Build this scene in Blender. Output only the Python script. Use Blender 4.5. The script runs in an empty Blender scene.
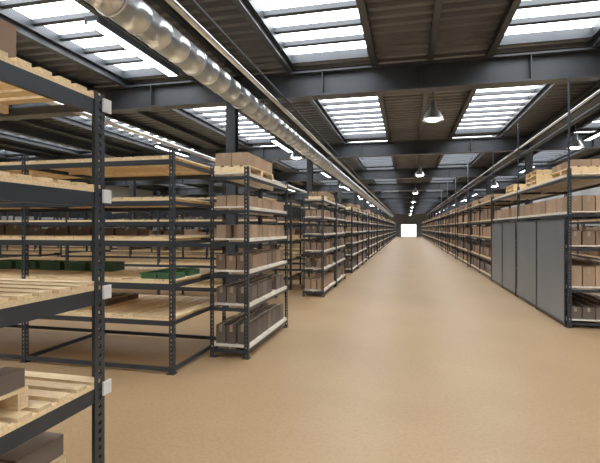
import bpy, math, random
from mathutils import Vector
random.seed(7)
scene = bpy.context.scene
EYE = 1.7
THETA = math.radians(13.4)

# ------------------------------------------------------------------ materials
def new_mat(name):
    m = bpy.data.materials.new(name); m.use_nodes = True
    nt = m.node_tree
    return m, nt, nt.nodes['Principled BSDF']

def simple(name, col, rough=0.5, metal=0.0, var=0.0, scale=6.0, bump=0.0, bscale=60.0, stretch=None, island=0.0):
    m, nt, b = new_mat(name)
    b.inputs['Roughness'].default_value = rough
    b.inputs['Metallic'].default_value = metal
    L = nt.links
    tc = nt.nodes.new('ShaderNodeTexCoord')
    src = tc.outputs['Object']
    if stretch:
        mp = nt.nodes.new('ShaderNodeMapping'); mp.inputs['Scale'].default_value = stretch
        L.new(src, mp.inputs['Vector']); src = mp.outputs['Vector']
    n = nt.nodes.new('ShaderNodeTexNoise'); n.inputs['Scale'].default_value = scale
    n.inputs['Detail'].default_value = 5
    L.new(src, n.inputs['Vector'])
    r = nt.nodes.new('ShaderNodeMapRange')
    r.inputs['From Min'].default_value = 0.25; r.inputs['From Max'].default_value = 0.75
    r.inputs['To Min'].default_value = 1 - var; r.inputs['To Max'].default_value = 1 + var
    L.new(n.outputs['Fac'], r.inputs['Value'])
    val = r.outputs['Result']
    if island > 0:
        g = nt.nodes.new('ShaderNodeNewGeometry')
        r2 = nt.nodes.new('ShaderNodeMapRange')
        r2.inputs['To Min'].default_value = 1 - island; r2.inputs['To Max'].default_value = 1 + island
        L.new(g.outputs['Random Per Island'], r2.inputs['Value'])
        mu = nt.nodes.new('ShaderNodeMath'); mu.operation = 'MULTIPLY'
        L.new(val, mu.inputs[0]); L.new(r2.outputs['Result'], mu.inputs[1]); val = mu.outputs[0]
    hs = nt.nodes.new('ShaderNodeHueSaturation')
    hs.inputs['Color'].default_value = (*col, 1)
    L.new(val, hs.inputs['Value'])
    L.new(hs.outputs['Color'], b.inputs['Base Color'])
    if bump > 0:
        n2 = nt.nodes.new('ShaderNodeTexNoise'); n2.inputs['Scale'].default_value = bscale
        L.new(src, n2.inputs['Vector'])
        bp = nt.nodes.new('ShaderNodeBump'); bp.inputs['Strength'].default_value = bump
        bp.inputs['Distance'].default_value = 0.01
        L.new(n2.outputs['Fac'], bp.inputs['Height']); L.new(bp.outputs['Normal'], b.inputs['Normal'])
    return m

def emit(name, col, s):
    m, nt, b = new_mat(name)
    b.inputs['Base Color'].default_value = (*col, 1)
    b.inputs['Emission Color'].default_value = (*col, 1)
    b.inputs['Emission Strength'].default_value = s
    return m

M_STEEL = simple('dark_painted_steel', (0.050, 0.060, 0.075), 0.36, 0.3, 0.15, 4)
M_BEAM = simple('roof_steel', (0.066, 0.074, 0.086), 0.42, 0.25, 0.15, 2)
M_WOOD = simple('pine_board', (0.84, 0.66, 0.41), 0.55, 0, 0.16, 5, 0.15, 40, (3, 14, 14), island=0.12)
M_PALE = simple('pale_board', (0.87, 0.82, 0.73), 0.55, 0, 0.12, 5, 0.1, 40, (3, 14, 14), island=0.12)
M_BOX = simple('cardboard', (0.29, 0.198, 0.14), 0.75, 0, 0.08, 3, island=0.28)
M_BOXD = simple('dark_cardboard', (0.175, 0.14, 0.115), 0.75, 0, 0.08, 3, island=0.25)
M_BOXT = simple('tan_cardboard', (0.44, 0.31, 0.21), 0.75, 0, 0.08, 3, island=0.18)
M_TAPE = simple('packing_tape', (0.42, 0.34, 0.26), 0.35, 0, 0.05)
M_GREEN = simple('green_plastic', (0.045, 0.13, 0.06), 0.45, 0, 0.1, island=0.25)
M_WHITE = simple('white_bracket', (0.75, 0.76, 0.78), 0.4, 0, 0.03)
M_PANEL = simple('grey_sheet_panel', (0.22, 0.245, 0.275), 0.40, 0.3, 0.08, 1.5)
M_DUCT = simple('galvanised_duct', (0.64, 0.67, 0.70), 0.30, 0.9, 0.12, 3)
M_DECK = simple('corrugated_deck', (0.160, 0.165, 0.175), 0.42, 0.4, 0.25, 1.2)
M_WALL = simple('wall_paint', (0.38, 0.39, 0.40), 0.8, 0, 0.08, 0.6)
M_SKY = emit('skylight_glass', (0.96, 0.985, 1.0), 6.4)
M_DOOR = emit('daylight_glass', (1.0, 0.97, 0.92), 1.6)
M_TUBE = emit('fluorescent_diffuser', (0.95, 0.98, 1.0), 4.0)
M_BULB = emit('lamp_bulb', (1.0, 0.97, 0.9), 30.0)
M_ALU = simple('lamp_aluminium', (0.55, 0.56, 0.58), 0.3, 0.8, 0.05)

def floor_mat():
    m, nt, b = new_mat('sealed_concrete_floor')
    L = nt.links
    tc = nt.nodes.new('ShaderNodeTexCoord')
    n1 = nt.nodes.new('ShaderNodeTexNoise'); n1.inputs['Scale'].default_value = 0.5; n1.inputs['Detail'].default_value = 6
    n1.inputs['Roughness'].default_value = 0.55
    n2 = nt.nodes.new('ShaderNodeTexNoise'); n2.inputs['Scale'].default_value = 30; n2.inputs['Detail'].default_value = 8
    for n in (n1, n2): L.new(tc.outputs['Object'], n.inputs['Vector'])
    cr = nt.nodes.new('ShaderNodeValToRGB')
    cr.color_ramp.elements[0].position = 0.32; cr.color_ramp.elements[0].color = (0.375, 0.250, 0.134, 1)
    cr.color_ramp.elements[1].position = 0.68; cr.color_ramp.elements[1].color = (0.445, 0.308, 0.176, 1)
    L.new(n1.outputs['Fac'], cr.inputs['Fac'])
    mx = nt.nodes.new('ShaderNodeMix'); mx.data_type = 'RGBA'; mx.blend_type = 'MULTIPLY'
    mx.inputs['Factor'].default_value = 0.4
    cr2 = nt.nodes.new('ShaderNodeValToRGB')
    cr2.color_ramp.elements[0].position = 0.3; cr2.color_ramp.elements[0].color = (0.66, 0.66, 0.66, 1)
    cr2.color_ramp.elements[1].position = 0.6; cr2.color_ramp.elements[1].color = (1, 1, 1, 1)
    L.new(n2.outputs['Fac'], cr2.inputs['Fac'])
    L.new(cr.outputs['Color'], mx.inputs['A']); L.new(cr2.outputs['Color'], mx.inputs['B'])
    L.new(mx.outputs['Result'], b.inputs['Base Color'])
    rr = nt.nodes.new('ShaderNodeMapRange')
    rr.inputs['To Min'].default_value = 0.36; rr.inputs['To Max'].default_value = 0.48
    L.new(n1.outputs['Fac'], rr.inputs['Value']); L.new(rr.outputs['Result'], b.inputs['Roughness'])
    bp = nt.nodes.new('ShaderNodeBump'); bp.inputs['Strength'].default_value = 0.10; bp.inputs['Distance'].default_value = 0.01
    L.new(n2.outputs['Fac'], bp.inputs['Height']); L.new(bp.outputs['Normal'], b.inputs['Normal'])
    return m
M_FLOOR = floor_mat()

# ------------------------------------------------------------------ mesh builder
class MB:
    def __init__(s): s.v = []; s.f = []; s.m = []; s.mats = []; s.smooth = []
    def mi(s, mat):
        if mat not in s.mats: s.mats.append(mat)
        return s.mats.index(mat)
    def box(s, x0, x1, y0, y1, z0, z1, mat):
        if x0 > x1: x0, x1 = x1, x0
        if y0 > y1: y0, y1 = y1, y0
        i = len(s.v); k = s.mi(mat)
        s.v += [(x0,y0,z0),(x1,y0,z0),(x1,y1,z0),(x0,y1,z0),(x0,y0,z1),(x1,y0,z1),(x1,y1,z1),(x0,y1,z1)]
        for q in ((0,3,2,1),(4,5,6,7),(0,1,5,4),(1,2,6,5),(2,3,7,6),(3,0,4,7)):
            s.f.append(tuple(i+a for a in q)); s.m.append(k); s.smooth.append(False)
    def face(s, pts, mat, sm=False):
        i = len(s.v); s.v += pts; s.f.append(tuple(range(i, i+len(pts)))); s.m.append(s.mi(mat)); s.smooth.append(sm)
    def lathe(s, prof, mat, origin=(0,0,0), axis='Z', n=24):
        k = s.mi(mat); i = len(s.v)
        for r, h in prof:
            for j in range(n):
                a = 2*math.pi*j/n
                c, d = r*math.cos(a), r*math.sin(a)
                p = {'Z': (c, d, h), 'Y': (c, h, d), 'X': (h, c, d)}[axis]
                s.v.append((p[0]+origin[0], p[1]+origin[1], p[2]+origin[2]))
        for a in range(len(prof)-1):
            sharp = abs(prof[a][1]-prof[a+1][1]) < 0.003
            for j in range(n):
                j2 = (j+1) % n
                s.f.append((i+a*n+j, i+a*n+j2, i+(a+1)*n+j2, i+(a+1)*n+j)); s.m.append(k); s.smooth.append(not sharp)
    def mesh(s, name):
        me = bpy.data.meshes.new(name); me.from_pydata(s.v, [], s.f)
        for m in s.mats: me.materials.append(m)
        me.polygons.foreach_set('material_index', s.m)
        me.polygons.foreach_set('use_smooth', s.smooth)
        me.update(); return me
    def obj(s, name, loc=(0,0,0), rz=0):
        return place(name, s.mesh(name), loc, rz)

def place(name, me, loc=(0,0,0), rz=0):
    o = bpy.data.objects.new(name, me); scene.collection.objects.link(o)
    o.location = loc; o.rotation_euler = (0, 0, rz); return o

# ------------------------------------------------------------------ room shell
XL, XR, YB, YF, ZC = -19.5, 11.0, -6.6, 92.0, 4.95
mb = MB(); mb.box(XL, XR, YB, YF, -0.2, 0, M_FLOOR); mb.obj('floor')
mb = MB(); mb.box(XL-0.2, XL, YB, YF, -0.2, 5.3, M_WALL); mb.obj('wall_left')
mb = MB(); mb.box(XR, XR+0.2, YB, YF, -0.2, 5.3, M_WALL); mb.obj('wall_right')
mb = MB(); mb.box(XL-0.2, XR+0.2, YB-0.2, YB, -0.2, 5.3, M_WALL); mb.obj('wall_back')
DX0, DX1, DZ = -1.2, 1.8, 2.5
mb = MB()
mb.box(XL-0.2, DX0, YF, YF+0.2, -0.2, 5.3, M_WALL)
mb.box(DX1, XR+0.2, YF, YF+0.2, -0.2, 5.3, M_WALL)
mb.box(DX0, DX1, YF, YF+0.2, DZ, 5.3, M_WALL)
mb.box(DX0, DX1, YF, YF+0.2, -0.2, 0, M_WALL)
mb.obj('wall_front')
mb = MB()
mb.box(DX0, DX1, YF+0.08, YF+0.12, 0, DZ, M_DOOR)
for i in range(5):
    x = DX0 + (DX1-DX0)*i/4
    mb.box(x-0.04 if i else x, x+0.04 if i < 4 else x, YF+0.02, YF+0.08, 0, DZ, M_ALU)
mb.box(DX0, DX1, YF+0.02, YF+0.08, DZ-0.08, DZ, M_ALU)
mb.obj('door_1')

SP = 3.75
SKX = [c for c in (-1.45 + SP*i for i in range(-4, 4)) if c-0.75 > XL and c+0.75 < XR]
HW = 0.77
GAP = 0.22
BY = [1.1 + 7.7*i for i in range(-1, 12)]
BY = [b for b in BY if b < YF]
def corr(mb, x0, x1, y0, y1):
    P = 0.28
    prof = [(0, 0), (0.10, 0), (0.13, 0.07), (0.25, 0.07)]
    k = math.floor(y0/P)
    yy = []
    while k*P < y1:
        for dy, dz in prof:
            t = k*P + dy
            if y0 <= t <= y1: yy.append((t, ZC+dz))
        k += 1
    yy = [(y0, yy[0][1])] + yy + [(y1, yy[-1][1])]
    for a, b in zip(yy, yy[1:]):
        if b[0]-a[0] > 1e-5:
            mb.face([(x0,a[0],a[1]),(x0,b[0],b[1]),(x1,b[0],b[1]),(x1,a[0],a[1])], M_DECK)
mb = MB()
edges = [XL] + [e for c in SKX for e in (c-HW, c+HW)] + [XR]
for i in range(0, len(edges), 2):
    corr(mb, edges[i], edges[i+1], YB, YF)
for c in SKX:
    for b in BY:
        corr(mb, c-HW, c+HW, max(YB, b-GAP), min(YF, b+GAP))
    corr(mb, c-HW, c+HW, BY[-1]+GAP, YF)
mb.box(XL, XR, YB, YF, 5.2, 5.3, M_DECK)  # unseen slab added above deck and skylights to keep the shell light-tight
mb.obj('ceiling')

sky = MB()
L0 = 7.7-2*GAP
sky.box(-HW, HW, 0, L0, 5.1, 5.12, M_SKY)
sky.box(-HW, -HW+0.03, 0, L0, 4.93, 5.1, M_BEAM); sky.box(HW-0.03, HW, 0, L0, 4.93, 5.1, M_BEAM)
sky.box(-HW+0.03, HW-0.03, 0, 0.03, 4.93, 5.1, M_BEAM); sky.box(-HW+0.03, HW-0.03, L0-0.03, L0, 4.93, 5.1, M_BEAM)
N = 12
for i in range(1, N):
    y = L0*i/N
    sky.box(-HW+0.03, HW-0.03, y-0.05, y+0.05, 5.02, 5.1, M_BEAM)
sme = sky.mesh('skylight')
for c in SKX:
    for a, b in zip(BY, BY[1:]):
        place('skylight', sme, (c, a+GAP, 0))

g = MB()
g.box(XL, XR, -0.14, 0.14, 4.30, 4.335, M_BEAM); g.box(XL, XR, -0.14, 0.14, 4.765, 4.80, M_BEAM)
g.box(XL, XR, -0.012, 0.012, 4.335, 4.765, M_BEAM)
x = XL+1
while x < XR:
    g.box(x, x+0.015, -0.13, 0.13, 4.335, 4.765, M_BEAM); x += 1.875
gme = g.mesh('ceiling_girder')
for b in BY: place('ceiling_girder', gme, (0, b, 0))
for c in SKX:
    for xx in (c-HW-0.06, c+HW+0.06, c+SP/2):
        mb = MB()
        mb.box(xx-0.05, xx+0.05, YB, YF, 4.80, 4.815, M_BEAM)
        mb.box(xx-0.012, xx+0.012, YB, YF, 4.815, 4.935, M_BEAM)
        mb.box(xx-0.05, xx+0.05, YB, YF, 4.935, 4.95, M_BEAM)
        mb.obj('ceiling_purlin')
COLX = [-18.55, -11.05, -3.55, 3.98]
for xx in COLX:
    mb = MB()
    for a, b in zip([YB]+BY, BY+[YF]):
        if b-a < 0.5: continue
        mb.box(xx-0.09, xx+0.09, a+0.15, b-0.15, 4.45, 4.47, M_BEAM); mb.box(xx-0.008, xx+0.008, a+0.15, b-0.15, 4.47, 4.74, M_BEAM)
        mb.box(xx-0.09, xx+0.09, a+0.15, b-0.15, 4.74, 4.76, M_BEAM)
    mb.obj('longitudinal_girder')
cm = MB()
cm.box(-0.1, 0.1, -0.1, -0.085, 0.02, 4.3, M_BEAM); cm.box(-0.1, 0.1, 0.085, 0.1, 0.02, 4.3, M_BEAM)
cm.box(-0.008, 0.008, -0.085, 0.085, 0.02, 4.3, M_BEAM); cm.box(-0.16, 0.16, -0.16, 0.16, 0, 0.02, M_BEAM)
cme = cm.mesh('steel_column')
for xx in COLX:
    for b in BY: place('steel_column', cme, (xx, b, 0))

# ------------------------------------------------------------------ ducts and pipes
def duct(name, x, z, r, y0, y1, mat, n=32):
    mb = MB(); prof = [(0.001, y0), (r, y0+0.0005)]
    y = y0+0.0005; k = 0
    while y < y1:
        y += 0.42
        k += 1
        h = 0.016 if k % 4 == 0 else 0.006; w = 0.045 if k % 4 == 0 else 0.02
        prof += [(r, y), (r+h, y+0.001), (r+h, y+w), (r, y+w+0.001)]
        y += w+0.001
    prof.append((0.001, y+0.0005))
    mb.lathe(prof, mat, (x, 0, z), 'Y', n)
    for b in BY:
        mb.box(x-0.012, x+0.012, b-0.012, b+0.012, z+r-0.01, 4.30, M_STEEL)
    return mb.obj(name)
duct('ventilation_duct', -2.87, 4.0, 0.18, -5, 90, M_DUCT)
def pipe(name, x, z, r, y0, y1, mat):
    mb = MB(); mb.lathe([(0.001, y0), (r, y0+0.001), (r, y1), (0.001, y1+0.001)], mat, (x, 0, z), 'Y', 12)
    for b in BY:
        if y0 < b < y1: mb.box(x-0.006, x+0.006, b-0.006, b+0.006, z, 4.30, M_STEEL)
    return mb.obj(name)
pipe('water_pipe', -2.45, 4.12, 0.04, -5, 90, M_DUCT)
pipe('conduit_pipe', -2.3, 4.2, 0.02, -5, 90, M_STEEL)
pipe('water_pipe', 3.6, 4.05, 0.05, -5, 90, M_BEAM)
pipe('conduit_pipe', 3.35, 4.15, 0.025, -5, 90, M_DUCT)
pipe('water_pipe', -6.6, 4.1, 0.06, -5, 90, M_DUCT)

fl = MB()
fl.box(-0.10, 0.10, 0, 2.0, 0.03, 0.09, M_STEEL)
fl.box(-0.10, -0.075, 0, 2.0, 0.005, 0.03, M_STEEL); fl.box(0.075, 0.10, 0, 2.0, 0.005, 0.03, M_STEEL)
fl.box(-0.07, 0.07, 0.02, 1.98, 0.0, 0.03, M_TUBE)
for y in (0.3, 1.7): fl.box(-0.006, 0.006, y-0.006, y+0.006, 0.09, 0.25, M_STEEL)
fme = fl.mesh('fluorescent_light')
for i in range(-1, 11):
    for xx in (-3.75, -7.5):
        place('fluorescent_light', fme, (xx, 4.75+7.7*i, 4.2))
    place('fluorescent_light', fme, (5.0, 4.75+7.7*i, 4.2))
place('fluorescent_light', fme, (-6.7, 7.6, 4.05), math.pi/2)
place('fluorescent_light', fme, (-9.4, 7.6, 4.05), math.pi/2)

lp = MB()
lp.lathe([(0.001, 0.95), (0.012, 0.949), (0.012, 0.36), (0.055, 0.355), (0.065, 0.22), (0.10, 0.20), (0.14, 0.15), (0.20, 0.03), (0.22, 0.0), (0.21, 0.0), (0.19, 0.03), (0.13, 0.14), (0.05, 0.17)], M_ALU, n=24)
lp.lathe([(0.001, -0.03), (0.10, -0.015), (0.15, 0.03), (0.12, 0.10), (0.05, 0.16)], M_BULB, n=20)
lme = lp.mesh('pendant_lamp')
for y in (9.35, 19.2, 29, 39, 49, 59, 69, 79):
    place('pendant_lamp', lme, (0.50, y, 3.85))
for y in (13.5, 23.5, 33.5, 43.5): place('pendant_lamp', lme, (-5.2+3.75/2, y, 3.85))
for y in (13.5, 25, 37): place('pendant_lamp', lme, (4.4, y, 3.85))

# ------------------------------------------------------------------ racks
def post(mb, x, y, sx, sy, H, perf, PW=0.055, mat=None):
    mat = mat or M_STEEL
    t = 0.005
    if not perf:
        mb.box(x, x+sx*PW, y, y+sy*t*2, 0.01, H, mat); mb.box(x, x+sx*t*2, y+sy*t*2, y+sy*PW, 0.01, H, mat)
    else:
        a, b = PW*0.36, PW*0.64
        for (u0, u1) in ((0, a), (b, PW)):
            mb.box(x+sx*u0, x+sx*u1, y, y+sy*t, 0.01, H, mat)
            mb.box(x, x+sx*t, y+sy*max(u0, t), y+sy*u1, 0.01, H, mat)
        z = 0.01
        while z < H:
            z1 = min(z+0.024, H)
            mb.box(x+sx*a, x+sx*b, y, y+sy*t, z, z1, mat)
            mb.box(x, x+sx*t, y+sy*a, y+sy*b, z, z1, mat)
            z += 0.05
    mb.box(x-0.01*sx, x+sx*(PW+0.03), y-0.01*sy, y+sy*(PW+0.03), 0, 0.01, mat)

def rack_mesh(name, D, ys, levels, H, perf=False, wood=None, beam_h=0.075, slat=0.09, gap=0.045, brackets=False, PW=0.055, rods=False, base=False):
    wood = wood or M_WOOD
    mb = MB()
    n = len(ys)
    for i, y in enumerate(ys):
        sy = -1 if i == n-1 else 1
        post(mb, 0, y, 1, sy, H, perf, PW); post(mb, D, y, -1, sy, H, perf, PW)
        if rods: mb.box(0.006, 0.032, y+sy*0.006, y+sy*0.032, H-0.3, 4.29, M_STEEL)
        yc = y + sy*0.02
        for lv in levels:
            mb.box(PW, D-PW, yc-0.012, yc+0.012, lv-0.05, lv-0.005, M_STEEL)
        if base: mb.box(PW, D-PW, yc-0.012, yc+0.012, 0.03, 0.08, M_STEEL)
    y0, y1 = ys[0], ys[-1]
    if base:
        for xx in (0.007, D-0.037): mb.box(xx, xx+0.03, y0+0.007, y1-0.007, 0.03, 0.08, M_STEEL)
    for lv in levels:
        for xx in (0.007, D-0.037):
            mb.box(xx, xx+0.03, y0+0.007, y1-0.007, lv-beam_h, lv, M_STEEL)
            mb.box(xx, xx+0.03, y0+0.007, y1-0.007, lv+0.0005, lv+0.025, wood)
        mb.box(D/2-0.015, D/2+0.015, y0+0.04, y1-0.04, lv-0.04, lv+0.025, wood)
        y = y0+0.012
        while y+slat < y1:
            j = random.uniform(-0.004, 0.004)
            mb.box(0.0075, D-0.0075, y+j, y+slat+j, lv+0.0255, lv+0.045, wood)
            y += slat+gap
        if brackets:
            for y in ys:
                yy = y-0.012 if y == ys[-1] else y+0.012
                mb.box(-0.012, -0.001, yy-0.06, yy+0.01, lv-0.06, lv+0.02, M_WHITE)
    return mb.mesh(name)

def add_box(mb, x, y, z, w, d, h, mat):
    mb.box(x, x+w, y, y+d, z, z+h, mat)
    mb.box(x+w/2-0.02, x+w/2+0.02, y-0.0015, y+d, z+h*0.65, z+h+0.0015, M_TAPE)
    mb.box(x-0.0015, x+0.001, y+d/2-0.018, y+d/2+0.018, z+h*0.6, z+h, M_TAPE)

def boxes_mesh(name, D, y0, y1, levels, nx, ny, h, mats, miss=0.0, hj=0.0, z_off=0.046):
    mb = MB()
    W = (D-0.08)/nx; L = (y1-y0-0.16)/ny
    for k, lv in enumerate(levels):
        hh = h[k] if isinstance(h, (list, tuple)) else h
        mat = mats[k % len(mats)]
        for i in range(nx):
            for j in range(ny):
                if random.random() < miss: continue
                jj = random.uniform(-0.006, 0.006)
                add_box(mb, 0.04+W*i+0.008+jj, y0+0.08+L*j+0.008, lv+z_off, W-0.02, L-0.018, hh*(1+random.uniform(-hj, hj)), mat)
    return mb.mesh(name)

def pallet(mb, x, y, z, w, d, mat=M_WOOD):
    for i in range(3):
        yy = y + (d-0.06)*i/2
        mb.box(x, x+w, yy, yy+0.06, z+0.015, z+0.085, mat)
        mb.box(x, x+w, yy, yy+0.06, z, z+0.0145, mat)
    n = max(4, int(w/0.13)); bw = w/n*0.75
    for i in range(n):
        xx = x + (w-bw)*i/(n-1)
        mb.box(xx, xx+bw, y, y+d, z+0.0855, z+0.103, mat)

# --- near left rack
LA = [0.20, 0.76, 1.335, 1.91, 2.455]
me = rack_mesh('pallet_rack', 1.35, [0, 2.3], LA, 2.50, perf=True, beam_h=0.085, slat=0.085, gap=0.045, brackets=True, PW=0.085)
AX, AY = -1.77, 2.36
place('pallet_rack', me, (AX, AY, 0), math.pi)
mb = MB()
def ld(mb, x0, y0, z, nx, ny, w, d, h, mat, pal=True):
    zz = z
    if pal:
        pallet(mb, x0, y0, z, nx*(w+0.02), ny*(d+0.02)); zz = z+0.1035
    for i in range(nx):
        for j in range(ny):
            add_box(mb, x0+0.01+i*(w+0.02), y0+0.01+j*(d+0.02), zz, w, d, h, mat)
ld(mb, -2.72, 1.20, LA[1]+0.046, 3, 2, 0.27, 0.32, 0.09, M_BOXD)
ld(mb, -2.50, 1.16, LA[4]+0.046, 2, 2, 0.30, 0.32, 0.19, M_BOX, False)
ld(mb, -2.95, 1.25, LA[0]+0.046, 3, 3, 0.30, 0.33, 0.12, M_BOXD)
mb.obj('cardboard_boxes')

# --- rack B
LB = [0.62, 1.05, 1.55, 2.02, 2.50]
me = rack_mesh('shelving_rack', 1.55, [0, 2.06, 4.12, 6.18], LB, 2.62, perf=True, beam_h=0.06, slat=0.115, gap=0.02, base=True)
place('shelving_rack', me, (-2.63, 4.72, 0), math.pi/2)
def crate(mb, x, y, z, w, d, h, mat):
    t = 0.012
    mb.box(x, x+w, y, y+d, z, z+t, mat)
    mb.box(x, x+t, y, y+d, z+t, z+h, mat); mb.box(x+w-t, x+w, y, y+d, z+t, z+h, mat)
    mb.box(x+t, x+w-t, y, y+t, z+t, z+h, mat); mb.box(x+t, x+w-t, y+d-t, y+d, z+t, z+h, mat)
    mb.box(x-0.008, x+w+0.008, y-0.008, y, z+h-0.02, z+h, mat)
    for i in range(1, 4):
        mb.box(x+w*i/4-0.006, x+w*i/4+0.006, y-0.006, y, z+0.02, z+h-0.02, mat)
mb = MB()
for i in range(2):
    crate(mb, -3.10+i*0.22, 4.8, LB[1]+0.046, 0.20, 0.3, 0.07, M_GREEN)
    crate(mb, -3.10+i*0.22, 5.2, LB[1]+0.046, 0.20, 0.3, 0.07, M_GREEN)
for i in range(5):
    crate(mb, -6.0+i*0.42, 5.45, LB[1]+0.046, 0.34, 0.3, 0.12, M_GREEN)
mb.obj('plastic_crates')
mb = MB()
for i in range(3):
    for j in range(3):
        add_box(mb, -4.45+i*0.2, 5.2+j*0.25, LB[0]+0.046, 0.18, 0.22, 0.06, M_BOXD)
for i in range(7):
    add_box(mb, -6.3+i*0.38, 5.6, LB[2]+0.046, 0.34, 0.3, random.uniform(0.08, 0.16), M_BOXD)
mb.obj('cardboard_boxes')

# --- carton towers along the aisle (left)
LT = [0.12, 0.66, 1.10, 1.52, 1.94, 2.38]
tme = rack_mesh('carton_rack', 0.53, [0, 2.0], LT, 2.50, perf=True, wood=M_PALE, beam_h=0.035, slat=0.075, gap=0.02)
tme2 = rack_mesh('carton_rack_far', 0.53, [0, 2.0], LT, 2.50, perf=False, wood=M_PALE, beam_h=0.04, slat=0.09, gap=0.03)
HB = [0.27, 0.23, 0.19, 0.18, 0.15]
bvar = [boxes_mesh('cardboard_boxes', 0.53, 0, 2.0, LT[:5], 3, 8, [h*random.uniform(0.9, 1.1) for h in HB], ms, miss, 0.03)
        for ms, miss in (([M_BOXD, M_BOXD, M_BOX, M_BOXT, M_BOXT], 0.02), ([M_BOXT, M_BOX, M_BOX, M_BOXD, M_BOXT], 0.15), ([M_BOX, M_BOXD, M_BOX, M_BOXT, M_BOXD], 0.25))]
def top_load(name, D, y0, y1, z, h, mat, n):
    mb = MB()
    pallet(mb, 0.02, y0, z, D-0.04, y1-y0)
    W = (D-0.06)/2; L = (y1-y0)/n
    for i in range(2):
        for j in range(n):
            add_box(mb, 0.03+W*i, y0+L*j+0.005, z+0.1035, W-0.01, L-0.012, h, mat)
    return mb.mesh(name)
tops = [top_load('cardboard_boxes_top', 0.53, 0.1, 1.2, LT[5]+0.046, 0.17, M_BOXT, 4),
        top_load('cardboard_boxes_top2', 0.53, 0.6, 1.9, LT[5]+0.046, 0.12, M_BOX, 5)]
TX = -2.53
ypos = [5.5, 10.9, 13.0]
y = 16.9
while y < 84:
    ypos.append(y)
    y += 2.1 if len(ypos) % 3 else 3.5
for i, y in enumerate(ypos):
    place('carton_rack', tme if i < 3 else tme2, (TX, y, 0))
    place('cardboard_boxes', bvar[0 if i == 0 else i % 3], (TX, y, 0))
    if i % 3 != 2: place('loaded_pallet', tops[i % 2], (TX, y, 0))

# --- left background rows (running across)
LR = [0.35, 0.85, 1.35, 1.85, 2.35]
rme = rack_mesh('storage_rack_row', 1.2, [0, 2.5, 5.0, 7.5], LR, 2.55, wood=M_WOOD, beam_h=0.09, slat=0.12, gap=0.05)
rbox = [boxes_mesh('row_boxes', 1.2, 0.3, 7.3, [LR[a], LR[b]], 2, 14, [0.22, 0.18], [M_BOX, M_BOXD], 0.45, 0.2) for a, b in ((0, 2), (1, 3), (2, 4))]
k = 0
for b in BY[2:8]:
    for dy in (0.6, 3.2, 5.6):
        for xs in (-3.1, -11.35):
            if xs == -11.35 and b > 40: continue
            place('storage_rack', rme, (xs, b+dy, 0), math.pi/2)
            if k % 3 != 0: place('cardboard_boxes', rbox[k % 3], (xs, b+dy, 0), math.pi/2)
            k += 1
place('storage_rack', rme, (-10.0, 4.9, 0), math.pi/2)

# --- right side racks
LRr = [0.10, 0.66, 1.36, 1.94, 2.58]
RX = 2.66; RD = 1.1
Y0, Y1, Y2 = 8.5, 12.1, 15.5
me = rack_mesh('pallet_rack_right', RD, [0, Y1-Y0, Y2-Y0], LRr, 2.72, perf=True, wood=M_PALE, beam_h=0.05, rods=True)
place('pallet_rack', me, (RX, Y0, 0))
mb = MB()
for i in range(6):
    mb.box(RX+0.06+i*0.165, RX+0.2+i*0.165, Y0+0.04, Y2-0.04, LRr[4]+0.046, LRr[4]+0.075, M_WOOD)
mb.obj('wooden_planks')
mb = MB()
segs = [(Y0+0.08, Y0+1.8), (Y0+1.84, Y1-0.04), (Y1+0.08, Y1+1.7), (Y1+1.74, Y2-0.06)]
for a, b in segs:
    mb.box(RX-0.025, RX-0.017, a+0.03, b-0.03, 0.08, 1.83, M_PANEL)
    for z0, z1 in ((0.04, 0.08), (1.83, 1.87)):
        mb.box(RX-0.03, RX-0.012, a, b, z0, z1, M_STEEL)
    for ya in (a, b-0.03):
        mb.box(RX-0.03, RX-0.012, ya, ya+0.03, 0.08, 1.83, M_STEEL)
    mb.box(RX-0.03, RX-0.012, a, a+0.04, 0, 0.04, M_STEEL); mb.box(RX-0.03, RX-0.012, b-0.04, b, 0, 0.04, M_STEEL)
mb.obj('sheet_metal_partition')
bm_ = boxes_mesh('cb', RD, 0.0, Y2-Y0, LRr[:4], 5, 20, [0.2, 0.34, 0.24, 0.26], [M_BOXD, M_BOXT, M_BOX, M_BOXT], 0.04, 0.04)
place('cardboard_boxes', bm_, (RX, Y0, 0))
def pstack(x, y, z, n, w=0.95, d=0.95):
    mb = MB()
    for i in range(n):
        pallet(mb, 0, 0, i*0.1035, w, d)
    return mb.obj('pallet_stack', (x, y, z))
ztop = LRr[4]+0.0755
mb = MB()
pallet(mb, RX+0.08, Y0+0.1, ztop, 0.95, 1.1)
for i in range(3):
    for j in range(4):
        add_box(mb, RX+0.09+i*0.31, Y0+0.12+j*0.27, ztop+0.1035, 0.3, 0.25, 0.12, M_BOXT)
mb.obj('loaded_pallet')
pstack(RX+0.08, Y0+2.2, ztop, 3)
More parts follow.
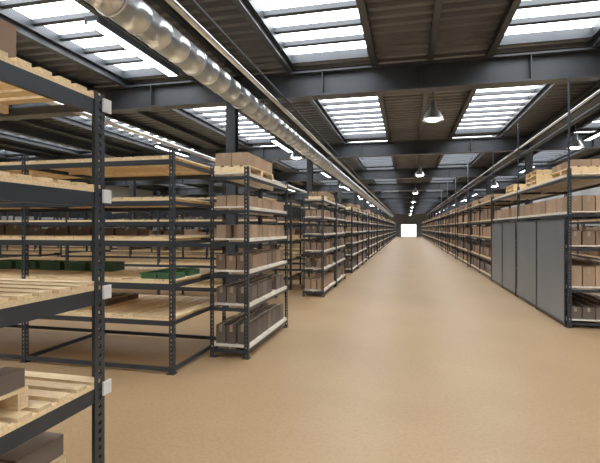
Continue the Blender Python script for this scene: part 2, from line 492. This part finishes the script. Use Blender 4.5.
pstack(RX+0.08, Y0+4.4, ztop, 2)
rr = rack_mesh('pallet_rack_r2', RD, [0, 2.5, 5.0], LRr, 2.72, wood=M_WOOD, beam_h=0.07, slat=0.12, gap=0.05)
rb = [boxes_mesh('rb', RD, 0, 5.0, LRr, 3, 14, [0.3*random.uniform(.7, 1.2), 0.38*random.uniform(.6, 1.2), 0.3*random.uniform(.7, 1.2), 0.34, 0.2], ms, 0.15, 0.1)
      for ms in ([M_BOXD, M_BOX, M_BOXT, M_BOX, M_BOXT], [M_BOX, M_BOXD, M_BOX, M_BOXT, M_BOX])]
y = 15.7; i = 0
while y < 85:
    place('pallet_rack', rr, (RX, y, 0)); place('cardboard_boxes', rb[i % 2], (RX, y, 0))
    y += 5.2; i += 1
y = 6.5; i = 0
while y < 60:
    place('pallet_rack', rr, (6.4, y, 0)); place('cardboard_boxes', rb[i % 2], (6.4, y, 0))
    y += 5.2; i += 1
for y in (20.9, 26.1, 31.3, 36.5):
    mb = MB(); mb.lathe([(0.001, 0.012), (0.02, 0.013), (0.02, 4.78), (0.001, 4.781)], M_STEEL, n=8)
    mb.box(-0.05, 0.05, -0.05, 0.05, 0, 0.012, M_STEEL)
    mb.obj('steel_pole', (RX-0.08, y-0.1, 0.0))

# ------------------------------------------------------------------ world, camera
w = bpy.data.worlds.new('World'); scene.world = w; w.use_nodes = True
bg = w.node_tree.nodes['Background']
st = w.node_tree.nodes.new('ShaderNodeTexSky'); st.sun_elevation = math.radians(50); st.sun_disc = False
w.node_tree.links.new(st.outputs['Color'], bg.inputs['Color']); bg.inputs['Strength'].default_value = 0.3

cd = bpy.data.cameras.new('camera'); cam = bpy.data.objects.new('camera', cd)
scene.collection.objects.link(cam)
cd.sensor_width = 36; cd.lens = 27.0; cd.shift_y = -3.5/600; cd.clip_start = 0.05; cd.clip_end = 300
cam.location = (0, 0, EYE); cam.rotation_euler = (math.pi/2, 0, THETA)
scene.camera = cam
scene.view_settings.view_transform = 'Standard'
scene.view_settings.look = 'None'
